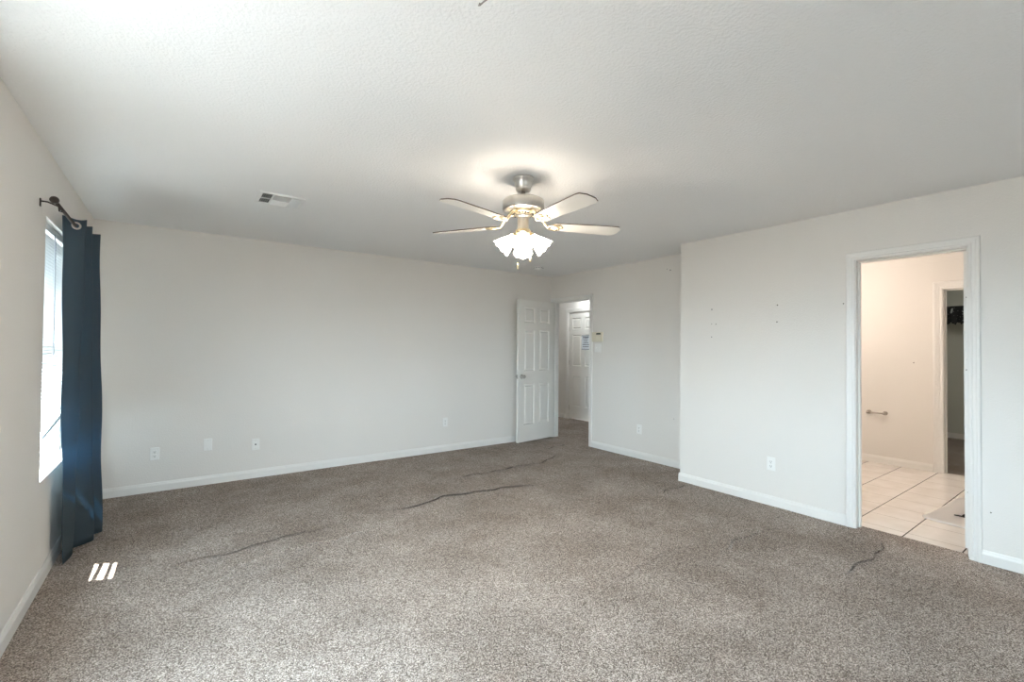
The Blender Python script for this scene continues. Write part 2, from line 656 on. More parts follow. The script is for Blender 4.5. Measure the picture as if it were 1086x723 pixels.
for pts, hgt, wid, gw in RIDGES:
    best = np.full(GX.shape, 9.0)
    side = np.zeros(GX.shape)
    tt = np.zeros(GX.shape)
    ns = len(pts) - 1
    for i in range(ns):
        ax, ay = pts[i]
        bx, by = pts[i + 1]
        dx, dy = bx - ax, by - ay
        l2 = dx * dx + dy * dy
        t = np.clip(((GX - ax) * dx + (GY + wob - ay) * dy) / l2, 0, 1)
        ex, ey = GX - (ax + t * dx), GY + wob - (ay + t * dy)
        d = np.hypot(ex, ey)
        k = d < best
        best = np.where(k, d, best)
        side = np.where(k, np.sign(dx * ey - dy * ex), side)
        tt = np.where(k, (i + t) / ns, tt)
    end = np.clip(np.minimum(tt, 1 - tt) * 6 + 0.15, 0, 1)
    sd_ = np.where(side > 0, best, -best)
    if gw:      # the pile parts into a narrow crease
        far = np.exp(-(np.maximum(sd_, 0) / (wid * 2.8)) ** 1.5) * np.exp(-(np.minimum(sd_, 0) / .012) ** 2)
        GZ = np.maximum(GZ, .55 * hgt * end * far)
        groove = np.maximum(groove, (.012 + 1.2 * hgt) * end * np.exp(-(np.abs(sd_) / gw) ** 8))
    else:       # the carpet has rucked up into a rolled lip
        GZ = np.maximum(GZ, np.where(sd_ >= 0, hgt * end * np.exp(-(sd_ / .075) ** 1.4), 0))
        OY = OY - np.where(sd_ >= 0, .85 * hgt * end * np.exp(-sd_ / .035), 0)
        first = (side > 0) & (np.roll(side, 1, axis=1) <= 0) & (best < .012) & (end > .2)
        GZ = np.where(first, -.010 * end, GZ)       # hollow running back under the lip
        OY = np.where(first, .045 * end, OY)
GZ -= groove
GZ += 0.0012 * np.sin(GX * 3.1 + GY * 2.3) * np.sin(GY * 4.7 - GX)
nx, ny = GX.shape
idx = np.arange(nx * ny).reshape(nx, ny)
q = np.stack([idx[:-1, :-1], idx[1:, :-1], idx[1:, 1:], idx[:-1, 1:]], -1).reshape(-1, 4)
cx = (GX[:-1, :-1] + cell / 2).reshape(-1)
cy = (GY[:-1, :-1] + cell / 2).reshape(-1)
q = q[~((cx > 4.31) & (cy < YN - .03))]
me = bpy.data.meshes.new('floor')
me.vertices.add(nx * ny)
me.vertices.foreach_set('co', np.stack([GX, GY + OY, GZ], -1).reshape(-1).astype(np.float32))
me.loops.add(len(q) * 4)
me.loops.foreach_set('vertex_index', q.reshape(-1).astype(np.int32))
me.polygons.add(len(q))
me.polygons.foreach_set('loop_start', (np.arange(len(q)) * 4).astype(np.int32))
me.polygons.foreach_set('loop_total', np.full(len(q), 4, np.int32))
me.polygons.foreach_set('use_smooth', np.zeros(len(q), bool))
me.update(calc_edges=True)
me.validate()
me.materials.append(M_carpet)
floor = bpy.data.objects.new('floor', me)
COL.objects.link(floor)
tag(floor, 'worn brown-grey carpet floor with long rucked ridges', 'floor', None, 'structure')
struct('floor_hall', MB().box((XA + WT, 2.8, -.05), (7.4, 7.7, 0)), M_carpet, 'hall carpet beyond the open panelled door', 'floor')
struct('floor_bathroom', MB().box((4.305, -0.2, -.05), (XB + .06, 2.8, 0.0)), M_tile, 'bathroom floor of white square tiles with dark joints', 'floor')
struct('floor_closet', MB().box((XB + .06, -0.2, -.05), (XC + .1, 2.9, 0)), M_carpet, 'dark carpet in the closet past the bathroom', 'floor')


# ------------------------------------------------------------------ baseboards, casings, jambs
def baseboard(name, a, b, n, label):
    """a, b: wall-line ends (x, y); n: unit direction out of the wall"""
    prof = [(0, 0), (.013, 0), (.013, .058), (.0105, .066), (.0085, .070), (.006, .080), (.003, .084), (0, .084)]
    vs_, k = [], len(prof)
    for p in (a, b):
        for t, z in prof:
            vs_.append((p[0] + n[0] * t, p[1] + n[1] * t, z))
    fs = [(j, (j + 1) % k, k + (j + 1) % k, k + j) for j in range(k)] + [list(range(k))[::-1], [k + j for j in range(k)]]
    return struct(name, MB().add(vs_, fs), M_trim, label, 'baseboard')


CW = 0.057
baseboard('baseboard_back', (XL, YB), (XA, YB), (0, -1), 'white baseboard along the long back wall')
baseboard('baseboard_left', (XL, YF), (XL, YB), (1, 0), 'white baseboard under the window and curtain')
baseboard('baseboard_alcove', (XA, YN), (XA, A0 - CW - .005), (-1, 0), 'white baseboard below the alarm keypad wall')
baseboard('baseboard_right', (XR, B1 + CW + .005), (XR, YN + .013), (-1, 0), 'white baseboard left of the bathroom doorway')
baseboard('baseboard_right_near', (XR, YF), (XR, B0 - CW - .005), (-1, 0), 'short white baseboard right of the bathroom doorway')
baseboard('baseboard_return', (XR, YN), (XA, YN), (0, 1), 'white baseboard round the wall corner')
baseboard('baseboard_front', (XL, YF), (XR, YF), (0, 1), 'white baseboard behind the photographer')
baseboard('baseboard_bathroom', (XB, 1.42), (XB, YN - .11), (-1, 0), 'peach-lit baseboard under the bathroom paper holder')
baseboard('baseboard_closet', (XC, -0.1), (XC, 2.8), (-1, 0), 'white baseboard at the closet end wall')
baseboard('baseboard_hall', (XH, 6.65), (XH, 7.6), (-1, 0), 'white baseboard left of the hall door')


def casing_x(name, x, d, y0, y1, zt, label, w=CW):
    prof = [(0, 0), (0, .008), (.003, .010), (.012, .011), (.016, .0085), (.022, .0115), (.036, .013), (.040, .0155), (.050, .0165), (.055, .015), (.057, .011), (.057, 0)]
    s = w / .057
    k = len(prof)
    vs_ = []
    for c in range(4):
        for o, t in prof:
            o *= s
            if c == 0:
                p = (x + d * t, y0 - o, 0)
            elif c == 1:
                p = (x + d * t, y0 - o, zt + o)
            elif c == 2:
                p = (x + d * t, y1 + o, zt + o)
            else:
                p = (x + d * t, y1 + o, 0)
            vs_.append(p)
    fs = []
    for c in range(3):
        for j in range(k):
            j2 = (j + 1) % k
            fs.append((c * k + j, c * k + j2, (c + 1) * k + j2, (c + 1) * k + j))
    fs += [list(range(k)), [3 * k + j for j in range(k)][::-1]]
    return struct(name, MB().add(vs_, fs), M_trim, label, 'door casing')


def jamb_x(name, x0, x1, y0, y1, zt, stop, label):
    mb = MB()
    mb.box((x0, y0 - JB, 0), (x1, y0, zt + JB)).box((x0, y1, 0), (x1, y1 + JB, zt + JB)).box((x0, y0, zt), (x1, y1, zt + JB))
    s0, s1 = stop
    mb.bbox((s0, y0, 0), (s1, y0 + .011, zt), .002).bbox((s0, y1 - .011, 0), (s1, y1, zt), .002).bbox((s0, y0 + .011, zt - .011), (s1, y1 - .011, zt), .002)
    return struct(name, mb, M_trim, label, 'door frame')


casing_x('trim_1', XA, -1, A0 - .005, A1 - .005, DH + .005, 'white casing around the hall doorway beside the keypad')
casing_x('trim_2', XR, -1, B0 - .005, B1 + .005, DH + .005, 'white moulded casing around the bathroom doorway')
casing_x('trim_3', XB, -1, 0.555, 1.33, DH + .005, 'white casing around the closet opening in the bathroom', .085)
casing_x('trim_4', XH, -1, 5.81, 6.575, DH + .005, 'white casing around the closed hall door', .06)
jamb_x('door_frame_1', XA, XA + WT, A0, A1, DH, (XA + .04, XA + .075), 'white frame lining the hall doorway')
jf = jamb_x('door_frame_2', XR, XR + WT, B0, B1, DH, (XR + .045, XR + .078), 'white frame lining the bathroom doorway')
MB().bbox((XR + .084, B1 - .0015, .935), (XR + .112, B1 + .001, .995), .001).build('strike_plate', M_nickel_d, jf)
jamb_x('door_frame_3', XB, XB + WT, 0.56, 1.325, DH, (XB + .05, XB + .08), 'white frame lining the closet opening')
jamb_x('door_frame_4', XH, XH + WT, 5.815, 6.57, DH, (XH + .002, XH + .012), 'white frame lining the hall door')


# ------------------------------------------------------------------ six-panel doors
def door_slab(W, z0, z1, t, stile=0.112):
    """six raised panels on both faces; local x across the width from the hinge, y thickness, z up"""
    mb = MB()
    Ht = z1 - z0
    mull = 0.10
    pw = (W - 2 * stile - mull) / 2
    gx = [0, stile, stile + pw, stile + pw + mull, W - stile, W]
    fr = [0, .118, .403, .497, .788, .840, .947, 1]
    gz = [z0 + Ht * f for f in fr]
    for s in (-1, 1):
        y = s * t / 2
        for i in range(5):
            for j in range(7):
                xa, xb, za, zb = gx[i], gx[i + 1], gz[j], gz[j + 1]
                if i in (1, 3) and j in (1, 3, 5):
                    rings = []
                    for ins, dep in ((0, 0), (.004, .006), (.012, .0115), (.020, .0115), (.036, .002)):
                        rings.append([(xa + ins, y - s * dep, za + ins), (xb - ins, y - s * dep, za + ins), (xb - ins, y - s * dep, zb - ins), (xa + ins, y - s * dep, zb - ins)])
                    vs_ = [p for r in rings for p in r]
                    fs = []
                    for r in range(len(rings) - 1):
                        for k in range(4):
                            k2 = (k + 1) % 4
                            fs.append((r * 4 + k, r * 4 + k2, r * 4 + 4 + k2, r * 4 + 4 + k))
                    fs.append([len(vs_) - 4 + k for k in range(4)])
                    mb.add(vs_, fs)
                else:
                    mb.add([(xa, y, za), (xb, y, za), (xb, y, zb), (xa, y, zb)], [(0, 1, 2, 3)])
    a = t / 2
    for i in range(5):
        for z in (z0, z1):
            mb.add([(gx[i], -a, z), (gx[i + 1], -a, z), (gx[i + 1], a, z), (gx[i], a, z)], [(0, 1, 2, 3)])
    for j in range(7):
        for x in (0, W):
            mb.add([(x, -a, gz[j]), (x, a, gz[j]), (x, a, gz[j + 1]), (x, -a, gz[j + 1])], [(0, 1, 2, 3)])
    return mb


def knob_part(parent, x, z, t, side):
    M = Matrix.Translation((x, side * t / 2, z)) @ Matrix.Rotation(R(-90) * side, 4, 'X')
    mb = MB()
    mb.lathe([(0, 0), (.031, 0), (.031, .004), (.027, .009), (.013, .012), (.0105, .022), (.0115, .030), (.020, .036), (.0265, .046), (.027, .055), (.022, .064), (.010, .068), (0, .0685)], 24, 0, M)
    return mb.build('door_knob', M_nickel_d, parent)


def hinge_parts(parent, zs, x, y):
    for z in zs:
        mb = MB()
        mb.tube([(x, y, z - .045), (x, y, z + .045)], .006, 10)
        mb.lathe([(0, .045), (.008, .046), (.006, .052), (0, .053)], 10, 0, Matrix.Translation((x, y, z)))
        mb.bbox((x, y - .002, z - .044), (x + .028, y + .001, z + .044), .0008)
        mb.build('hinge', M_nickel, parent)


TH = 0.035
# bedroom door: swung open into the room, its free edge near the back wall
d1 = empty('door_1', (XA - .012, A1 - .012, 0), 0)
_ang = math.atan2(5.204 - (A1 - .012), 3.893 - (XA - .012))
d1.rotation_euler = (0, 0, _ang)
tag(d1, 'white six-panel door standing open beside the back wall', 'door', None, 'structure')
door_slab(0.752, 0.018, 2.036, TH).build('door_leaf', M_door, d1)
knob_part(d1, 0.752 - .062, .945, TH, 1)
knob_part(d1, 0.752 - .062, .945, TH, -1)
MB().bbox((.7515, -.011, .915), (.7535, .011, .972), .001).bbox((.752, -.006, .937), (.760, .006, .953), .002).build('latch', M_nickel_d, d1)
hinge_parts(d1, (.25, 1.02, 1.80), .0, -TH / 2 - .004)
# bathroom door: pushed 90 degrees into the bathroom, seen edge-on
d2 = empty('door_2', (XR + WT - .018, B0 + .0165, 0), 0)
tag(d2, 'white bathroom door pushed fully open, seen by its worn edge', 'door', None, 'structure')
M_door_worn = mat('door_white_worn', (0.82, 0.815, 0.79), 0.4)
spots(M_door_worn, [(XR + WT - .018, B0 + y_, z_, r_) for y_, z_, r_ in ((.012, 1.77, .004), (.020, 1.72, .004), (.008, 1.66, .003), (.015, 1.42, .005), (.011, 1.385, .004),
                    (.018, 1.30, .003), (.022, 1.23, .004), (.016, 1.18, .003), (.008, 1.06, .005), (.013, .60, .003), (.02, .41, .003))], (0.25, 0.23, 0.2), .004)
door_slab(0.60, 0.035, 2.034, TH, .1).build('door_leaf', M_door_worn, d2)
knob_part(d2, .54, .945, TH, 1)
knob_part(d2, .54, .945, TH, -1)
hs = MB()
hs.tube([(-.004, -.004, .018), (-.004, -.004, .045)], .006, 10)
hs.bbox((-.002, -.006, .017), (.03, .006, .036), .001)
hs.build('hinge_pivot', M_nickel, d2)
# hall door, closed, with a paper notice
d3 = empty('door_3', (XH + .035, 6.566, 0), R(-90))
tag(d3, 'closed white six-panel hall door with a paper notice', 'door', None, 'structure')
door_slab(0.748, 0.012, 2.038, TH, .095).build('door_leaf', M_door, d3)
knob_part(d3, .69, .945, TH, -1)
hinge_parts(d3, (.22, 1.08, 1.72), -.004, -TH / 2 - .008)

# paper notice taped to the hall door
ps = empty('paper_notice', (XH + .035 - TH / 2 - .0016, 6.11, 1.462), R(-90))
tag(ps, 'white printed paper notice taped to the hall door', 'notice')
pw, ph = .118, .135
vs_, fs = [], []
for i in range(7):
    for j in range(5):
        x = -pw + 2 * pw * i / 6
        z = -ph + 2 * ph * j / 4
        vs_.append((x, -.0006 - .0012 * (j / 4) * abs(math.sin(i * 1.4)), z))
for i in range(6):
    for j in range(4):
        fs.append((i * 5 + j, (i + 1) * 5 + j, (i + 1) * 5 + j + 1, i * 5 + j + 1))
pm = MB().add(vs_, fs)
po = pm.build('sheet', M_paper, ps)
sm_ = po.modifiers.new('thickness', 'SOLIDIFY')
sm_.thickness = .0006
rr = random.Random(3)
rows = [(.100, .020, .15, .62), (.072, .014, .12, .6), (.034, .014, .22, .45), (-.004, .014, .22, .5), (-.040, .016, .12, .75), (-.078, .014, .15, .6)]
for zc in (ph - .010, -ph + .010):
    MB().box((-pw + .004, -.0036, zc - .004), (pw - .004, -.0030, zc + .004)).build('printed_border', M_ink, ps)
for zc, hh, ind, wd in rows:
    x = -pw + 2 * pw * ind
    xe = x + 2 * pw * wd
    ol_ = []
    while x < xe:
        x2 = x + rr.uniform(.008, .02)
        up_ = hh / 2 * rr.uniform(.5, 1)
        lo_ = hh / 2 * rr.uniform(.5, 1)
        ol_ += [(x, up_, lo_), (x2 - .003, up_, lo_), (x2 - .002, .002, .002), (x2, .002, .002)]
        x = x2
    n_ = len(ol_)
    vs_ = [(p[0], -.0034, zc + p[1]) for p in ol_] + [(p[0], -.0034, zc - p[2]) for p in ol_]
    MB().add(vs_, [(i, i + 1, n_ + i + 1, n_ + i) for i in range(n_ - 1)]).build('printed_line', M_ink, ps)


# ------------------------------------------------------------------ windows
def window_x(name, y0, y1, label):
    root = empty(name, (XL - .16, (y0 + y1) / 2, WZ0))
    tag(root, label, 'window', None, 'structure')
    w, h = y1 - y0, WZ1 - WZ0
    a, b = -w / 2, w / 2
    f = .045
    m = MB()
    m.bbox((.01, a, 0), (.075, a + f, h), .004).bbox((.01, b - f, 0), (.075, b, h), .004).bbox((.01, a + f, h - f), (.075, b - f, h), .004).bbox((.01, a + f, 0), (.075, b - f, f), .004)
    m.build('window_frame', M_vinyl, root)
    for nm, za, zb, xo in (('lower_sash', f, h / 2 + .02, .045), ('upper_sash', h / 2 - .02, h - f, .018)):
        s = MB()
        g = .036
        s.bbox((xo, a + f, za), (xo + .026, a + f + g, zb), .003).bbox((xo, b - f - g, za), (xo + .026, b - f, zb), .003)
        s.bbox((xo, a + f + g, za), (xo + .026, b - f - g, za + g), .003).bbox((xo, a + f + g, zb - g), (xo + .026, b - f - g, zb), .003)
        so = s.build('sash', M_vinyl, root)
        MB().box((xo + .011, a + f + g - .004, za + g - .004), (xo + .015, b - f - g + .004, zb - g + .004)).build('glass_pane', M_glass, so)
    st = MB()
    st.bbox((.075, a + .001, .0), (.1605, b - .001, .008), .003)
    st.build('window_sill', M_trim, root)
    return root


window_x('window_1', W1a, W1b, 'bright window in the left wall behind the white blind')
window_x('window_2_added', W2a, W2b, 'added second left window beside the photographer, lighting the room')  # out of view, added to light the room from the left
w3 = empty('window_3_added', (1.1, YF - .16, WZ0))  # unseen window added behind the camera for extra daylight
tag(w3, 'added double window in the wall behind the photographer, lighting the room', 'window', None, 'structure')
m = MB()
for xa, xb in ((-.5, -.01), (.01, .5)):
    for p, q_ in (((xa, .02, 0), (xa + .05, .08, 1.49)), ((xb - .05, .02, 0), (xb, .08, 1.49)), ((xa + .05, .02, 0), (xb - .05, .08, .05)), ((xa + .05, .02, 1.44), (xb - .05, .08, 1.49)), ((xa + .05, .03, .72), (xb - .05, .07, .76))):
        m.bbox(p, q_, .004)
m.box((-.01, .02, 0), (.01, .08, 1.49))
m.build('window_frame', M_vinyl, w3)
MB().box((-.46, .045, .04), (.46, .049, 1.45)).build('glass_pane', M_glass, w3)

# ------------------------------------------------------------------ blind in the left window
BX = XL - .052
bl = empty('window_blind', (BX, (W1a + W1b) / 2, WZ0))
tag(bl, 'white slatted window blind with a crooked broken bottom, beside the blue curtain', 'blind')
ba, bb = W1a + .008, W1b - .008
byc = (W1a + W1b) / 2


def LY(y):
    return y - byc


def LZ(z):
    return z - WZ0


MB().bbox((-.022, LY(ba), LZ(2.022)), (.022, LY(bb), LZ(2.062)), .003).build('headrail', M_vinyl, bl)
TILT = R(-60)


def slat(mb, ya, yb, za, zb, tilt, sag=0.0, n=10):
    """a curved 25 mm slat from (ya, za) to (yb, zb)"""
    vs_, fs = [], []
    k = 5
    for i in range(n + 1):
        u = i / n
        y = ya + (yb - ya) * u
        z = za + (zb - za) * u - sag * math.sin(math.pi * u)
        for j in range(k):
            s = (j / (k - 1) - .5) * .025
            c = .0022 * (1 - (2 * j / (k - 1) - 1) ** 2)
            vs_.append((s * math.cos(tilt) + c * math.sin(tilt), LY(y), LZ(z) - s * math.sin(tilt) + c * math.cos(tilt)))
    for i in range(n):
        for j in range(k - 1):
            fs.append((i * k + j, (i + 1) * k + j, (i + 1) * k + j + 1, i * k + j + 1))
    mb.add(vs_, fs, 0, True)


sl = MB()
ns = 58
for i in range(ns):
    u = i / (ns - 1)
    z = 2.005 - u * 1.14
    low = max(0.0, (u - .70) / .30)
    zn = z - low ** 1.4 * .125
    zf = z + low ** 1.6 * .03
    ya = ba + .004
    if zn < 1.02 and i not in (ns - 2, ns - 7):
        # near ends snapped off low down
        yb_ = 3.93 + rr.uniform(-.012, .02)
        f = (yb_ - ya) / (bb - ya)
        zn = zn + (zf - zn) * f
        ya = yb_
    slat(sl, ya, bb - .004, zn, zf, TILT + rr.uniform(-.05, .05) + low * .25)
sl.build('slats', M_slat, bl)
br = MB()
p0, p1 = (0, LY(ba + .30), LZ(.772)), (0, LY(bb - .004), LZ(.90))
br.tube([p0, (0, LY(4.3), LZ(.815)), p1], .010, 8)
br.build('bottom_rail', M_vinyl, bl)
for y in (W1a + .20, W1b - .2):
    for s in (-1, 1):
        MB().tube([(s * .014, LY(y), LZ(2.02)), (s * .014, LY(y), LZ(.86))], .0012, 5).build('ladder_cord', M_vinyl, bl)
M_wand = mat('clear_wand', (0.42, 0.43, 0.46), 0.2)
MB().tube([(.026, LY(4.0), LZ(2.03)), (.030, LY(4.0), LZ(1.99)), (.027, LY(4.04), LZ(1.28))], [.003, .004, .0045], 6).build('tilt_wand', M_wand, bl)
tc_ = MB()
tc_.tube([(.026, LY(4.26), LZ(.80)), (.026, LY(4.265), LZ(.66))], .0025, 6)
tc_.lathe([(0, .0), (.012, .0), (.010, .018), (.004, .034), (0, .035)], 12, 0, Matrix.Translation((.026, LY(4.265), LZ(.628))))
tc_.build('pull_cord', M_wand, bl)

# ------------------------------------------------------------------ curtain and rod
RX, RZ = -0.52, 2.078
rod = empty('curtain_rod', (XL, 3.455, 2.10))
tag(rod, 'dark bronze curtain rod with round finial and wall bracket above the window', 'curtain rod')


def rl(x, y, z):
    return (x - XL, y - 3.455, z - 2.10)


MB().tube([rl(RX, 3.30, RZ + .006), rl(RX, 4.75, RZ - .006)], .0085, 12).build('rod', M_bronze, rod)
fm = MB()
fm.lathe([(0, -.020), (.008, -.0185), (.015, -.013), (.019, -.004), (.019, .004), (.015, .013), (.009, .018), (.009, .034), (0, .034)], 20, 0,
         Matrix.Translation(rl(RX, 3.275, RZ + .007)) @ Matrix.Rotation(R(-90), 4, 'X'))
fm.build('finial', M_bronze, rod)
for y in (3.455, 4.72):
    k = MB()
    k.bbox(rl(XL, y - .009, 2.082), rl(XL + .005, y + .009, 2.125), .001)
    k.tube([rl(XL + .002, y, 2.110), rl(XL + .03, y, 2.110), rl(RX - .012, y, 2.093), rl(RX - .008, y, RZ - .010), rl(RX + .004, y, RZ - .012), rl(RX + .012, y, RZ - .002)], .0042, 8)
    k.build('wall_bracket', M_bronze, rod)

cur = empty('curtain', (RX, 4.1, 0))
tag(cur, 'dark teal-blue grommet curtain gathered at the far side of the window', 'curtain')
TP = [(-.574, 3.84), (-.470, 3.90), (-.562, 3.99), (-.466, 4.10), (-.562, 4.21), (-.452, 4.36), (-.555, 4.46), (-.49, 4.60), (-.56, 4.71)]
BP = [(-.541, 3.885), (-.522, 4.06), (-.560, 4.13), (-.441, 4.254), (-.535, 4.33), (-.412, 4.412), (-.525, 4.50), (-.46, 4.62), (-.54, 4.74)]


def spline(P, n):
    P = [Vector((*p, 0)) for p in P]
    P = [P[0] * 2 - P[1]] + P + [P[-1] * 2 - P[-2]]
    out = []
    seg = len(P) - 3
    for i in range(n + 1):
        t = i / n * seg
        k = min(int(t), seg - 1)
        u = t - k
        a, b, c, d = P[k:k + 4]
        out.append(.5 * ((2 * b) + (c - a) * u + (2 * a - 5 * b + 4 * c - d) * u * u + (3 * b - a - 3 * c + d) * u ** 3))
    return out


NT, NZ = 120, 46
tpz, btz = 2.122, .009
ct, cb = spline(TP, NT), spline(BP, NT)
vs_, fs = [], []
for j in range(NZ + 1):
    u = j / NZ
    s = u ** 1.25
    for i in range(NT + 1):
        p = ct[i] * (1 - s) + cb[i] * s
        wz = .004 * math.sin(i * .55 + u * 7) * math.sin(math.pi * min(1, u * 1.3)) + .003 * math.sin(u * 19 + i * .21)
        top = .006 * math.cos(i / NT * 8 * 2 * math.pi) if j == 0 else 0
        vs_.append((p.x - RX + wz, p.y - 4.1 + wz * .5, tpz + (btz - tpz) * u + top))
for j in range(NZ):
    for i in range(NT):
        fs.append((j * (NT + 1) + i, j * (NT + 1) + i + 1, (j + 1) * (NT + 1) + i + 1, (j + 1) * (NT + 1) + i))
cm = MB().add(vs_, fs, 0, True)
co = cm.build('curtain_panel', M_curtain, cur)
so_ = co.modifiers.new('thickness', 'SOLIDIFY')
so_.thickness = .0016
for k in range(8):
    i = int((k + .5) * NT / 8)
    p = ct[i]
    t = (ct[i + 1] - ct[i - 1]).normalized()
    nrm = Vector((t.y, -t.x, 0))
    M = Matrix.Translation((p.x - RX, p.y - 4.1, RZ)) @ nrm.to_track_quat('Z', 'Y').to_matrix().to_4x4()
    g = MB()
    g.lathe([(.0135, -.003), (.021, -.0035), (.024, 0), (.021, .0045), (.017, .006), (.0135, .003), (.0135, -.003)], 28, 0, M)
    g.build('grommet', M_nickel, cur)

# ------------------------------------------------------------------ ceiling fan
FX, FY = 1.783, 2.345
fan = empty('ceiling_fan', (FX, FY, H))
tag(fan, 'brushed nickel ceiling fan with five white blades and lit frosted shades', 'ceiling fan')


def fz(z):
    return z - H


MB().lathe([(0, 0), (.068, 0), (.069, -.010), (.064, -.018), (.058, -.022), (.056, -.045), (.050, -.060), (.046, -.066), (.050, -.072), (.046, -.082), (.020, -.086), (0, -.086)], 40).build('canopy', M_nickel, fan)
MB().lathe([(0, -.08), (.012, -.08), (.012, -.128), (.020, -.130), (.021, -.142), (0, -.142)], 20).build('downrod', M_nickel, fan)
MB().lathe([(0, fz(2.307)), (.055, fz(2.306)), (.116, fz(2.302)), (.128, fz(2.297)), (.133, fz(2.288)), (.1335, fz(2.240)), (.131, fz(2.232)), (.122, fz(2.227)), (.085, fz(2.222)), (0, fz(2.222))], 48).build('motor_housing', M_nickel, fan)
fl = MB()
fl.lathe([(0, fz(2.224)), (.082, fz(2.224)), (.084, fz(2.216)), (.080, fz(2.208)), (.060, fz(2.204)), (0, fz(2.204))], 40)
fl.build('flywheel', M_brass, fan)
vt = MB()
for k in range(22):
    a = 2 * math.pi * k / 22
    M = Matrix.Rotation(a, 4, 'Z')
    vt.bbox((.055, -.004, fz(2.206)), (.078, .004, fz(2.2015)), .001, 0, M)
vt.build('vent_ring', M_dark, fan)
MB().lathe([(0, fz(2.208)), (.050, fz(2.206)), (.052, fz(2.196)), (.038, fz(2.188)), (.035, fz(2.180)), (.035, fz(2.118)), (.040, fz(2.112)), (.042, fz(2.106)), (0, fz(2.106))], 32).build('switch_housing', M_nickel, fan)
MB().lathe([(0, fz(2.108)), (.044, fz(2.107)), (.050, fz(2.096)), (.048, fz(2.078)), (.036, fz(2.062)), (.014, fz(2.054)), (.010, fz(2.044)), (.005, fz(2.038)), (0, fz(2.037))], 32).build('light_fitter', M_brass, fan)

# blades
ZB = 2.142
outline = [(.205, -.050), (.30, -.058), (.45, -.065), (.615, -.070), (.640, -.064), (.660, -.030), (.660, .030), (.640, .064), (.615, .070), (.45, .065), (.30, .058), (.205, .050), (.190, .030), (.190, -.030)]


def make_blade(ang):
    root = MB().prism(outline, -.003, .003, 0, None, 1, 1).build('blade', [M_blade, M_blade_edge], fan)
    root.location = (0, 0, fz(ZB))
    root.rotation_euler = (Matrix.Rotation(ang, 4, 'Z') @ Matrix.Rotation(PITCHB, 4, 'X')).to_euler()
    ir = MB()
    # bracket: flat arm from the flywheel, open scroll loop and three-lobed foot under the blade
    up = fz(2.210) - fz(ZB)
    ir.tube([(.060, 0, up), (.10, 0, up - .004), (.125, 0, up - .022), (.145, 0, up - .050), (.165, 0, -.010)], [.010, .009, .009, .009, .009], 8)
    loop = []
    for k in range(20):
        a = 2 * math.pi * k / 20
        loop.append((.195 + .034 * math.cos(a), .030 * math.sin(a), -.0075))
    ir.tube(loop, .0042, 6, 0, None, True)
    for s in (-1, 1):
        ir.tube([(.160, 0, -.008), (.175, s * .022, -.008), (.205, s * .040, -.0075), (.235, s * .044, -.007), (.250, s * .030, -.0065), (.240, s * .018, -.0065)], .0038, 6)
    ir.tube([(.226, 0, -.0065), (.262, 0, -.006)], [.006, .004], 8)
    for x, y in ((.232, .036), (.232, -.036), (.258, 0)):
        ir.lathe([(0, -.004), (.009, -.004), (.011, 0), (.011, .003), (0, .003)], 14, 0, Matrix.Translation((x, y, -.006)))
    io = ir.build('blade_iron', M_brass, root)
    return root


PITCHB = R(-9)
bl0 = make_blade(R(121))
for a in (193, 265, 337, 49):
    c = copy_tree(bl0, fan)
    c.rotation_euler = (Matrix.Rotation(R(a), 4, 'Z') @ Matrix.Rotation(PITCHB, 4, 'X')).to_euler()

# light kit
prof = [(.017, 0), (.020, .004), (.023, .018), (.029, .036), (.038, .056), (.046, .076), (.051, .094), (.057, .110), (.0555, .1105), (.0495, .095), (.0440, .077), (.036, .057), (.027, .037), (.021, .019), (.017, .008)]


def scal(a, j, r, z):
    u = z / .11
    return r * (1 + .02 * u * math.cos(8 * a)), z + .0028 * u * u * u * math.cos(8 * a)


def make_light(az):
    d = Vector((math.cos(az) * math.cos(R(43)), math.sin(az) * math.cos(R(43)), -math.sin(R(43))))
    base = Vector((math.cos(az) * .043, math.sin(az) * .043, fz(2.080)))
    arm = MB()
    arm.tube([(math.cos(az) * .035, math.sin(az) * .035, fz(2.090)), tuple(base), tuple(base + d * .012)], [.010, .012, .013], 10)
    M = Matrix.Translation(base + d * .006) @ d.to_track_quat('Z', 'Y').to_matrix().to_4x4()
    arm.lathe([(0, 0), (.019, 0), (.021, .006), (.021, .020), (.018, .022), (0, .022)], 20, 0, M)
    ao = arm.build('light_arm', M_brass, fan)
    M2 = Matrix.Translation(base + d * .018) @ d.to_track_quat('Z', 'Y').to_matrix().to_4x4()
    so2 = MB().lathe([(r * 1.12, z * 1.06) for r, z in prof + [prof[0]]], 48, 0, M2, True, False, scal).build('lamp_shade', M_shade, ao)
    bo = MB().lathe([(0, .012), (.010, .014), (.012, .03), (.022, .052), (.027, .070), (.024, .086), (.014, .096), (0, .099)], 20, 0, M2).build('bulb', M_bulb, ao)
    return ao


for az in (232.7, 322.7, 52.7, 142.7):
    make_light(R(az))
# pull chains
for (dx, dy, z0c, z1c, fob) in ((-.0335, .0085, 2.09, 1.892, 1), (.046, -.018, 2.09, 1.945, 0)):
    ch = MB()
    ch.tube([(dx * .8, dy * .8, fz(z0c + .03)), (dx, dy, fz(z0c)), (dx, dy, fz(z1c))], .0014, 6)
    chain = ch.build('pull_chain', M_brass, fan)
    MB().lathe([(0, 0), (.003, -.001), (.0055, -.012), (.0072, -.030), (.0055, -.040), (0, -.042)], 14, 0, Matrix.Translation((dx, dy, fz(z1c)))).build('chain_fob', M_brass, chain)

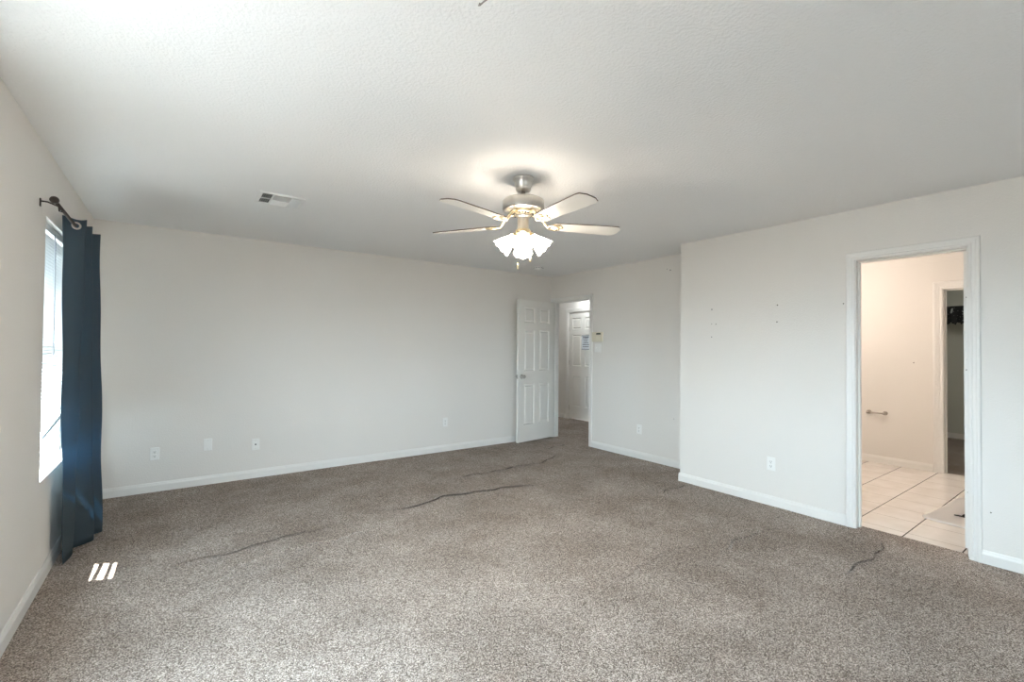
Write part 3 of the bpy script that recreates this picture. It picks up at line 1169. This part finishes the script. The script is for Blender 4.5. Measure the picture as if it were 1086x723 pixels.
# ------------------------------------------------------------------ ceiling register, smoke detector, hook
vx0, vx1, vy0, vy1 = .452, .762, 3.655, 3.950
vn = empty('ceiling_vent', ((vx0 + vx1) / 2, (vy0 + vy1) / 2, H))
tag(vn, 'white louvered air vent in the ceiling near the back wall', 'vent')
hw, hl = (vx1 - vx0) / 2, (vy1 - vy0) / 2
fr = .026
m = MB()
m.bbox((-hw, -hl, -.007), (hw, -hl + fr, 0), .003).bbox((-hw, hl - fr, -.007), (hw, hl, 0), .003)
m.bbox((-hw, -hl + fr, -.007), (-hw + fr, hl - fr, 0), .003).bbox((hw - fr, -hl + fr, -.007), (hw, hl - fr, 0), .003)
xa, xb = -hw + fr + .068, hw - fr - .068
m.box((xa - .004, -hl + fr, -.007), (xa + .004, hl - fr, 0)).box((xb - .004, -hl + fr, -.007), (xb + .004, hl - fr, 0))
m.box((-hw + fr, -.004, -.007), (xb, .004, 0))
m.build('vent_frame', M_vent, vn)
MB().box((-hw + .01, -hl + .01, -.0012), (hw - .01, hl - .01, -.0004)).build('duct_opening', M_duct, vn)
lv = MB()


def louver(cx, cy, lx, ly, axis, tilt):
    M = Matrix.Translation((cx, cy, -.008)) @ Matrix.Rotation(tilt, 4, axis)
    lv.box((-lx / 2, -ly / 2, -.0007), (lx / 2, ly / 2, .0007), 0, M)


for k in range(5):
    x = -hw + fr + .008 + k * .013
    louver(x, 0, .012, 2 * (hl - fr), 'Y', R(-58))
for k in range(5):
    x = xb + .010 + k * .013
    louver(x, 0, .015, 2 * (hl - fr), 'Y', R(40))
for k in range(8):
    y = -hl + fr + .009 + k * .0145
    louver((xa + xb) / 2, y, xb - xa - .008, .012, 'X', R(58))
for k in range(8):
    y = .012 + k * .0145
    louver((xa + xb) / 2, y, xb - xa - .008, .016, 'X', R(-40))
lv.build('louvers', M_vent, vn)

sd = empty('smoke_detector', (3.911, 4.797, H))
tag(sd, 'round white smoke detector on the ceiling near the far corner', 'smoke detector')
MB().lathe([(0, 0), (.070, 0), (.071, -.006), (.068, -.010), (0, -.010)], 32).build('mounting_base', M_detector, sd)
MB().lathe([(.062, -.010), (.064, -.018), (.060, -.028), (.050, -.034), (.028, -.038), (.026, -.041), (0, -.042)], 32).build('cover', M_detector, sd)
g_ = MB()
for k in range(12):
    a = 2 * math.pi * k / 12
    g_.box((.0615, -.006, -.022), (.0645, .006, -.014), 0, Matrix.Rotation(a, 4, 'Z'))
g_.build('sensor_slot', M_dark, sd)

hk = empty('ceiling_hook', (.757, 1.180, H))
tag(hk, 'small grey metal hook on the ceiling above the fan at the picture top edge', 'hook')
MB().lathe([(0, 0), (.009, 0), (.009, -.003), (.004, -.005), (0, -.005)], 14).build('screw_plate', M_nickel_d, hk)
MB().tube([(0, 0, -.003), (0, 0, -.015), (-.012, .012, -.026), (-.022, .016, -.038), (-.030, .010, -.046), (-.032, .0, -.046)], .0024, 8).build('wire_hook', M_nickel_d, hk)


# ------------------------------------------------------------------ wall plates
def plate_root(name, loc, rz, label, cat, group=None):
    o = empty(name, loc, rz)
    return tag(o, label, cat, group)


def cover(parent, w=.070, h=.115):
    return MB().bbox((-w / 2, -.006, -h / 2), (w / 2, 0, h / 2), .003).build('cover_plate', M_plate, parent)


def duplex(loc, rz, label):
    o = plate_root('wall_outlet', loc, rz, label, 'outlet', 'duplex outlets low on the walls')
    cover(o)
    for s in (-1, 1):
        rcp = MB().bbox((-.0165, -.0085, s * .0195 - .0145), (.0165, -.005, s * .0195 + .0145), .004).build('receptacle', M_plate, o)
        sl_ = MB()
        sl_.box((-.0078, -.0092, s * .0195 - .003), (-.0052, -.0084, s * .0195 + .006))
        sl_.box((.0052, -.0092, s * .0195 - .002), (.0078, -.0084, s * .0195 + .006))
        sl_.lathe([(0, 0), (.003, 0), (.003, .0008), (0, .0008)], 10, 0, Matrix.Translation((0, -.0084, s * .0195 - .008)) @ Matrix.Rotation(R(90), 4, 'X'))
        sl_.build('slot', M_dark, rcp)
    MB().lathe([(0, 0), (.003, 0), (.0025, .0012), (0, .0015)], 10, 0, Matrix.Translation((0, -.006, 0)) @ Matrix.Rotation(R(90), 4, 'X')).build('screw', M_nickel, o)
    return o


duplex((-.151, YB, .347), 0, 'white duplex outlet on the back wall nearest the blue curtain')
duplex((2.835, YB, .377), 0, 'white duplex outlet on the back wall nearest the open panelled door')
duplex((XA, 3.69, .360), R(-90), 'white duplex outlet low on the recessed wall under the keypad')
duplex((XR, 1.93, .362), R(-90), 'white duplex outlet on the right wall left of the bathroom doorway')
bp_ = plate_root('blank_plate', (.257, YB, .385), 0, 'blank white cover plate on the back wall between outlet and cable jack', 'wall plate')
cover(bp_)
for s in (-1, 1):
    MB().lathe([(0, 0), (.003, 0), (.0025, .0012), (0, .0015)], 10, 0, Matrix.Translation((0, -.006, s * .042)) @ Matrix.Rotation(R(90), 4, 'X')).build('screw', M_nickel, bp_)
cj = plate_root('cable_jack', (.666, YB, .340), 0, 'white cable jack plate with a dark centre socket on the back wall', 'wall plate')
cover(cj)
MB().lathe([(0, 0), (.0075, 0), (.0075, .003), (.005, .003), (.005, .009), (0, .009)], 12, 0, Matrix.Translation((0, -.006, 0)) @ Matrix.Rotation(R(90), 4, 'X')).build('coax_socket', M_dark, cj)
for s in (-1, 1):
    MB().lathe([(0, 0), (.003, 0), (.0025, .0012), (0, .0015)], 10, 0, Matrix.Translation((0, -.006, s * .042)) @ Matrix.Rotation(R(90), 4, 'X')).build('screw', M_nickel, cj)

sw = plate_root('light_switch', (XA, 4.387, 1.358), R(-90), 'white double light switch plate under the beige keypad', 'light switch')
cover(sw, .116, .115)
for s in (-1, 1):
    MB().bbox((s * .023 - .0055, -.0085, -.012), (s * .023 + .0055, -.005, .012), .001).bbox((s * .023 - .004, -.016, .001), (s * .023 + .004, -.006, .009), .0015).build('toggle', M_plate, sw)
kp = plate_root('alarm_keypad', (XA, 4.387, 1.510), R(-90), 'beige alarm keypad with a dark display beside the hall doorway', 'keypad')
MB().bbox((-.095, -.026, -.066), (.095, 0, .066), .005).build('keypad_body', M_keypad, kp)
MB().bbox((-.012, -.0275, .030), (.068, -.0255, .054), .001).build('display', M_lcd, kp)
bt = MB()
for i in range(4):
    for j in range(3):
        bt.bbox((-.004 + i * .02 - .006, -.0285, -.042 + j * .02 - .005), (-.004 + i * .02 + .006, -.0255, -.042 + j * .02 + .005), .001)
bt.build('button_pad', mat('keypad_button', (0.80, 0.77, 0.66), 0.4), kp)
MB().bbox((-.088, -.0275, -.058), (-.030, -.0255, .058), .001).build('flip_cover', M_keypad, kp)

# ------------------------------------------------------------------ bathroom: paper holder, plastic sheet, clip
tp = empty('paper_holder', (XB, 1.930, .606))
tag(tp, 'chrome toilet paper holder on the bathroom far wall', 'paper holder')
M_chrome = mat('chrome', (0.5, 0.46, 0.42), 0.2, 1.0)
for s in (-1, 1):
    Mx = Matrix.Translation((0, s * .080, 0)) @ Matrix.Rotation(R(-90), 4, 'Y')
    q_ = MB()
    q_.lathe([(0, 0), (.024, 0), (.024, .006), (.016, .010), (.010, .016), (.010, .050), (.014, .054), (.016, .062), (.012, .070), (0, .072)], 20, 0, Mx)
    q_.build('post', M_chrome, tp)
MB().tube([(-.060, -.080, 0), (-.060, .080, 0)], .0085, 12).build('roller', M_chrome, tp)

sh = empty('plastic_sheet', (5.2, .98, 0))
tag(sh, 'thin crumpled white plastic sheet lying on the bathroom tiles by the door', 'plastic sheet')
bm = bmesh.new()
ol = [(5.90, 1.02), (5.75, 1.045), (5.43, 1.05), (5.17, 1.072), (4.98, 1.095), (4.91, 1.07), (4.885, 1.0), (4.89, .92), (4.87, .82), (4.90, .765), (5.4, .76), (5.85, .80)]
vs_, fs = [], []
na, nr = 48, 9
cxp, cyp = 5.3, .92
for a in range(na):
    t = a / na * len(ol)
    i = int(t)
    u = t - i
    p = Vector(ol[i]).lerp(Vector(ol[(i + 1) % len(ol)]), u)
    for r_ in range(nr):
        s = (r_ + .15) / (nr - .85) if r_ else 0.02
        x = cxp + (p.x - cxp) * s
        y = cyp + (p.y - cyp) * s
        z = .003 + .006 * abs(math.sin(a * 1.7 + r_ * 2.1)) * (1 - .3 * s) + .005 * rr.random() + (.006 if r_ == nr - 2 else 0)
        vs_.append((x - 5.2, y - .98, z))
for a in range(na):
    a2 = (a + 1) % na
    for r_ in range(nr - 1):
        fs.append((a * nr + r_, a * nr + r_ + 1, a2 * nr + r_ + 1, a2 * nr + r_))
fs.append([a * nr for a in range(na)])
bm.free()
pso = MB().add(vs_, fs, 0, True).build('plastic_film', M_sheet, sh)
tm = pso.modifiers.new('thickness', 'SOLIDIFY')
tm.thickness = .0012
cl = empty('metal_clip', (5.165, .900, .016))
tag(cl, 'small dark metal clip lying on the plastic sheet in the bathroom', 'clip')
MB().tube([(0, .035, .002), (0, .01, .004), (.0, -.03, .003)], [.004, .006, .006], 8).build('clip_jaw', M_bronze, cl)
MB().tube([(.02, -.012, .004), (.028, -.022, .012), (.022, -.034, .013)], [.007, .008, .006], 8).build('clip_spring', M_bronze, cl)

# ------------------------------------------------------------------ closet: shelf and dark lace garment
cs = empty('closet_shelf', (XC, 1.4, 2.03))
tag(cs, 'white closet shelf high on the end wall with a rod beneath', 'shelf')
MB().bbox((-.34, -1.35, -.010), (0, 1.35, .010), .002).build('shelf_board', M_shelf, cs)
MB().bbox((-.02, -1.35, -.09), (0, 1.35, -.01), .002).build('shelf_cleat', M_shelf, cs)
MB().tube([(-.26, -1.35, -.07), (-.26, 1.35, -.07)], .014, 12).build('hanging_rod', M_nickel_d, cs)
lg = empty('lace_garment', (XC - .355, 1.72, 2.02))
tag(lg, 'black lace cloth draped over the front of the closet shelf', 'cloth')
vs_, fs = [], []
nxg, nzg = 44, 14
for i in range(nxg + 1):
    for j in range(nzg + 1):
        y = -.36 + .72 * i / nxg
        u = j / nzg
        if u < .2:
            vs_.append((.012 * (1 - u / .2) - .002, y, .0225))
        else:
            w = (u - .2) / .8
            vs_.append((-.012 - .018 * w * math.sin(i * .9) - .01 * w, y, .020 - w * (.26 + .018 * math.sin(i * 1.3) + .01 * math.sin(i * 2.9))))
for i in range(nxg):
    for j in range(nzg):
        fs.append((i * (nzg + 1) + j, (i + 1) * (nzg + 1) + j, (i + 1) * (nzg + 1) + j + 1, i * (nzg + 1) + j + 1))
lo = MB().add(vs_, fs, 0, True).build('lace_panel', M_lace, lg)
tm = lo.modifiers.new('thickness', 'SOLIDIFY')
tm.thickness = .003
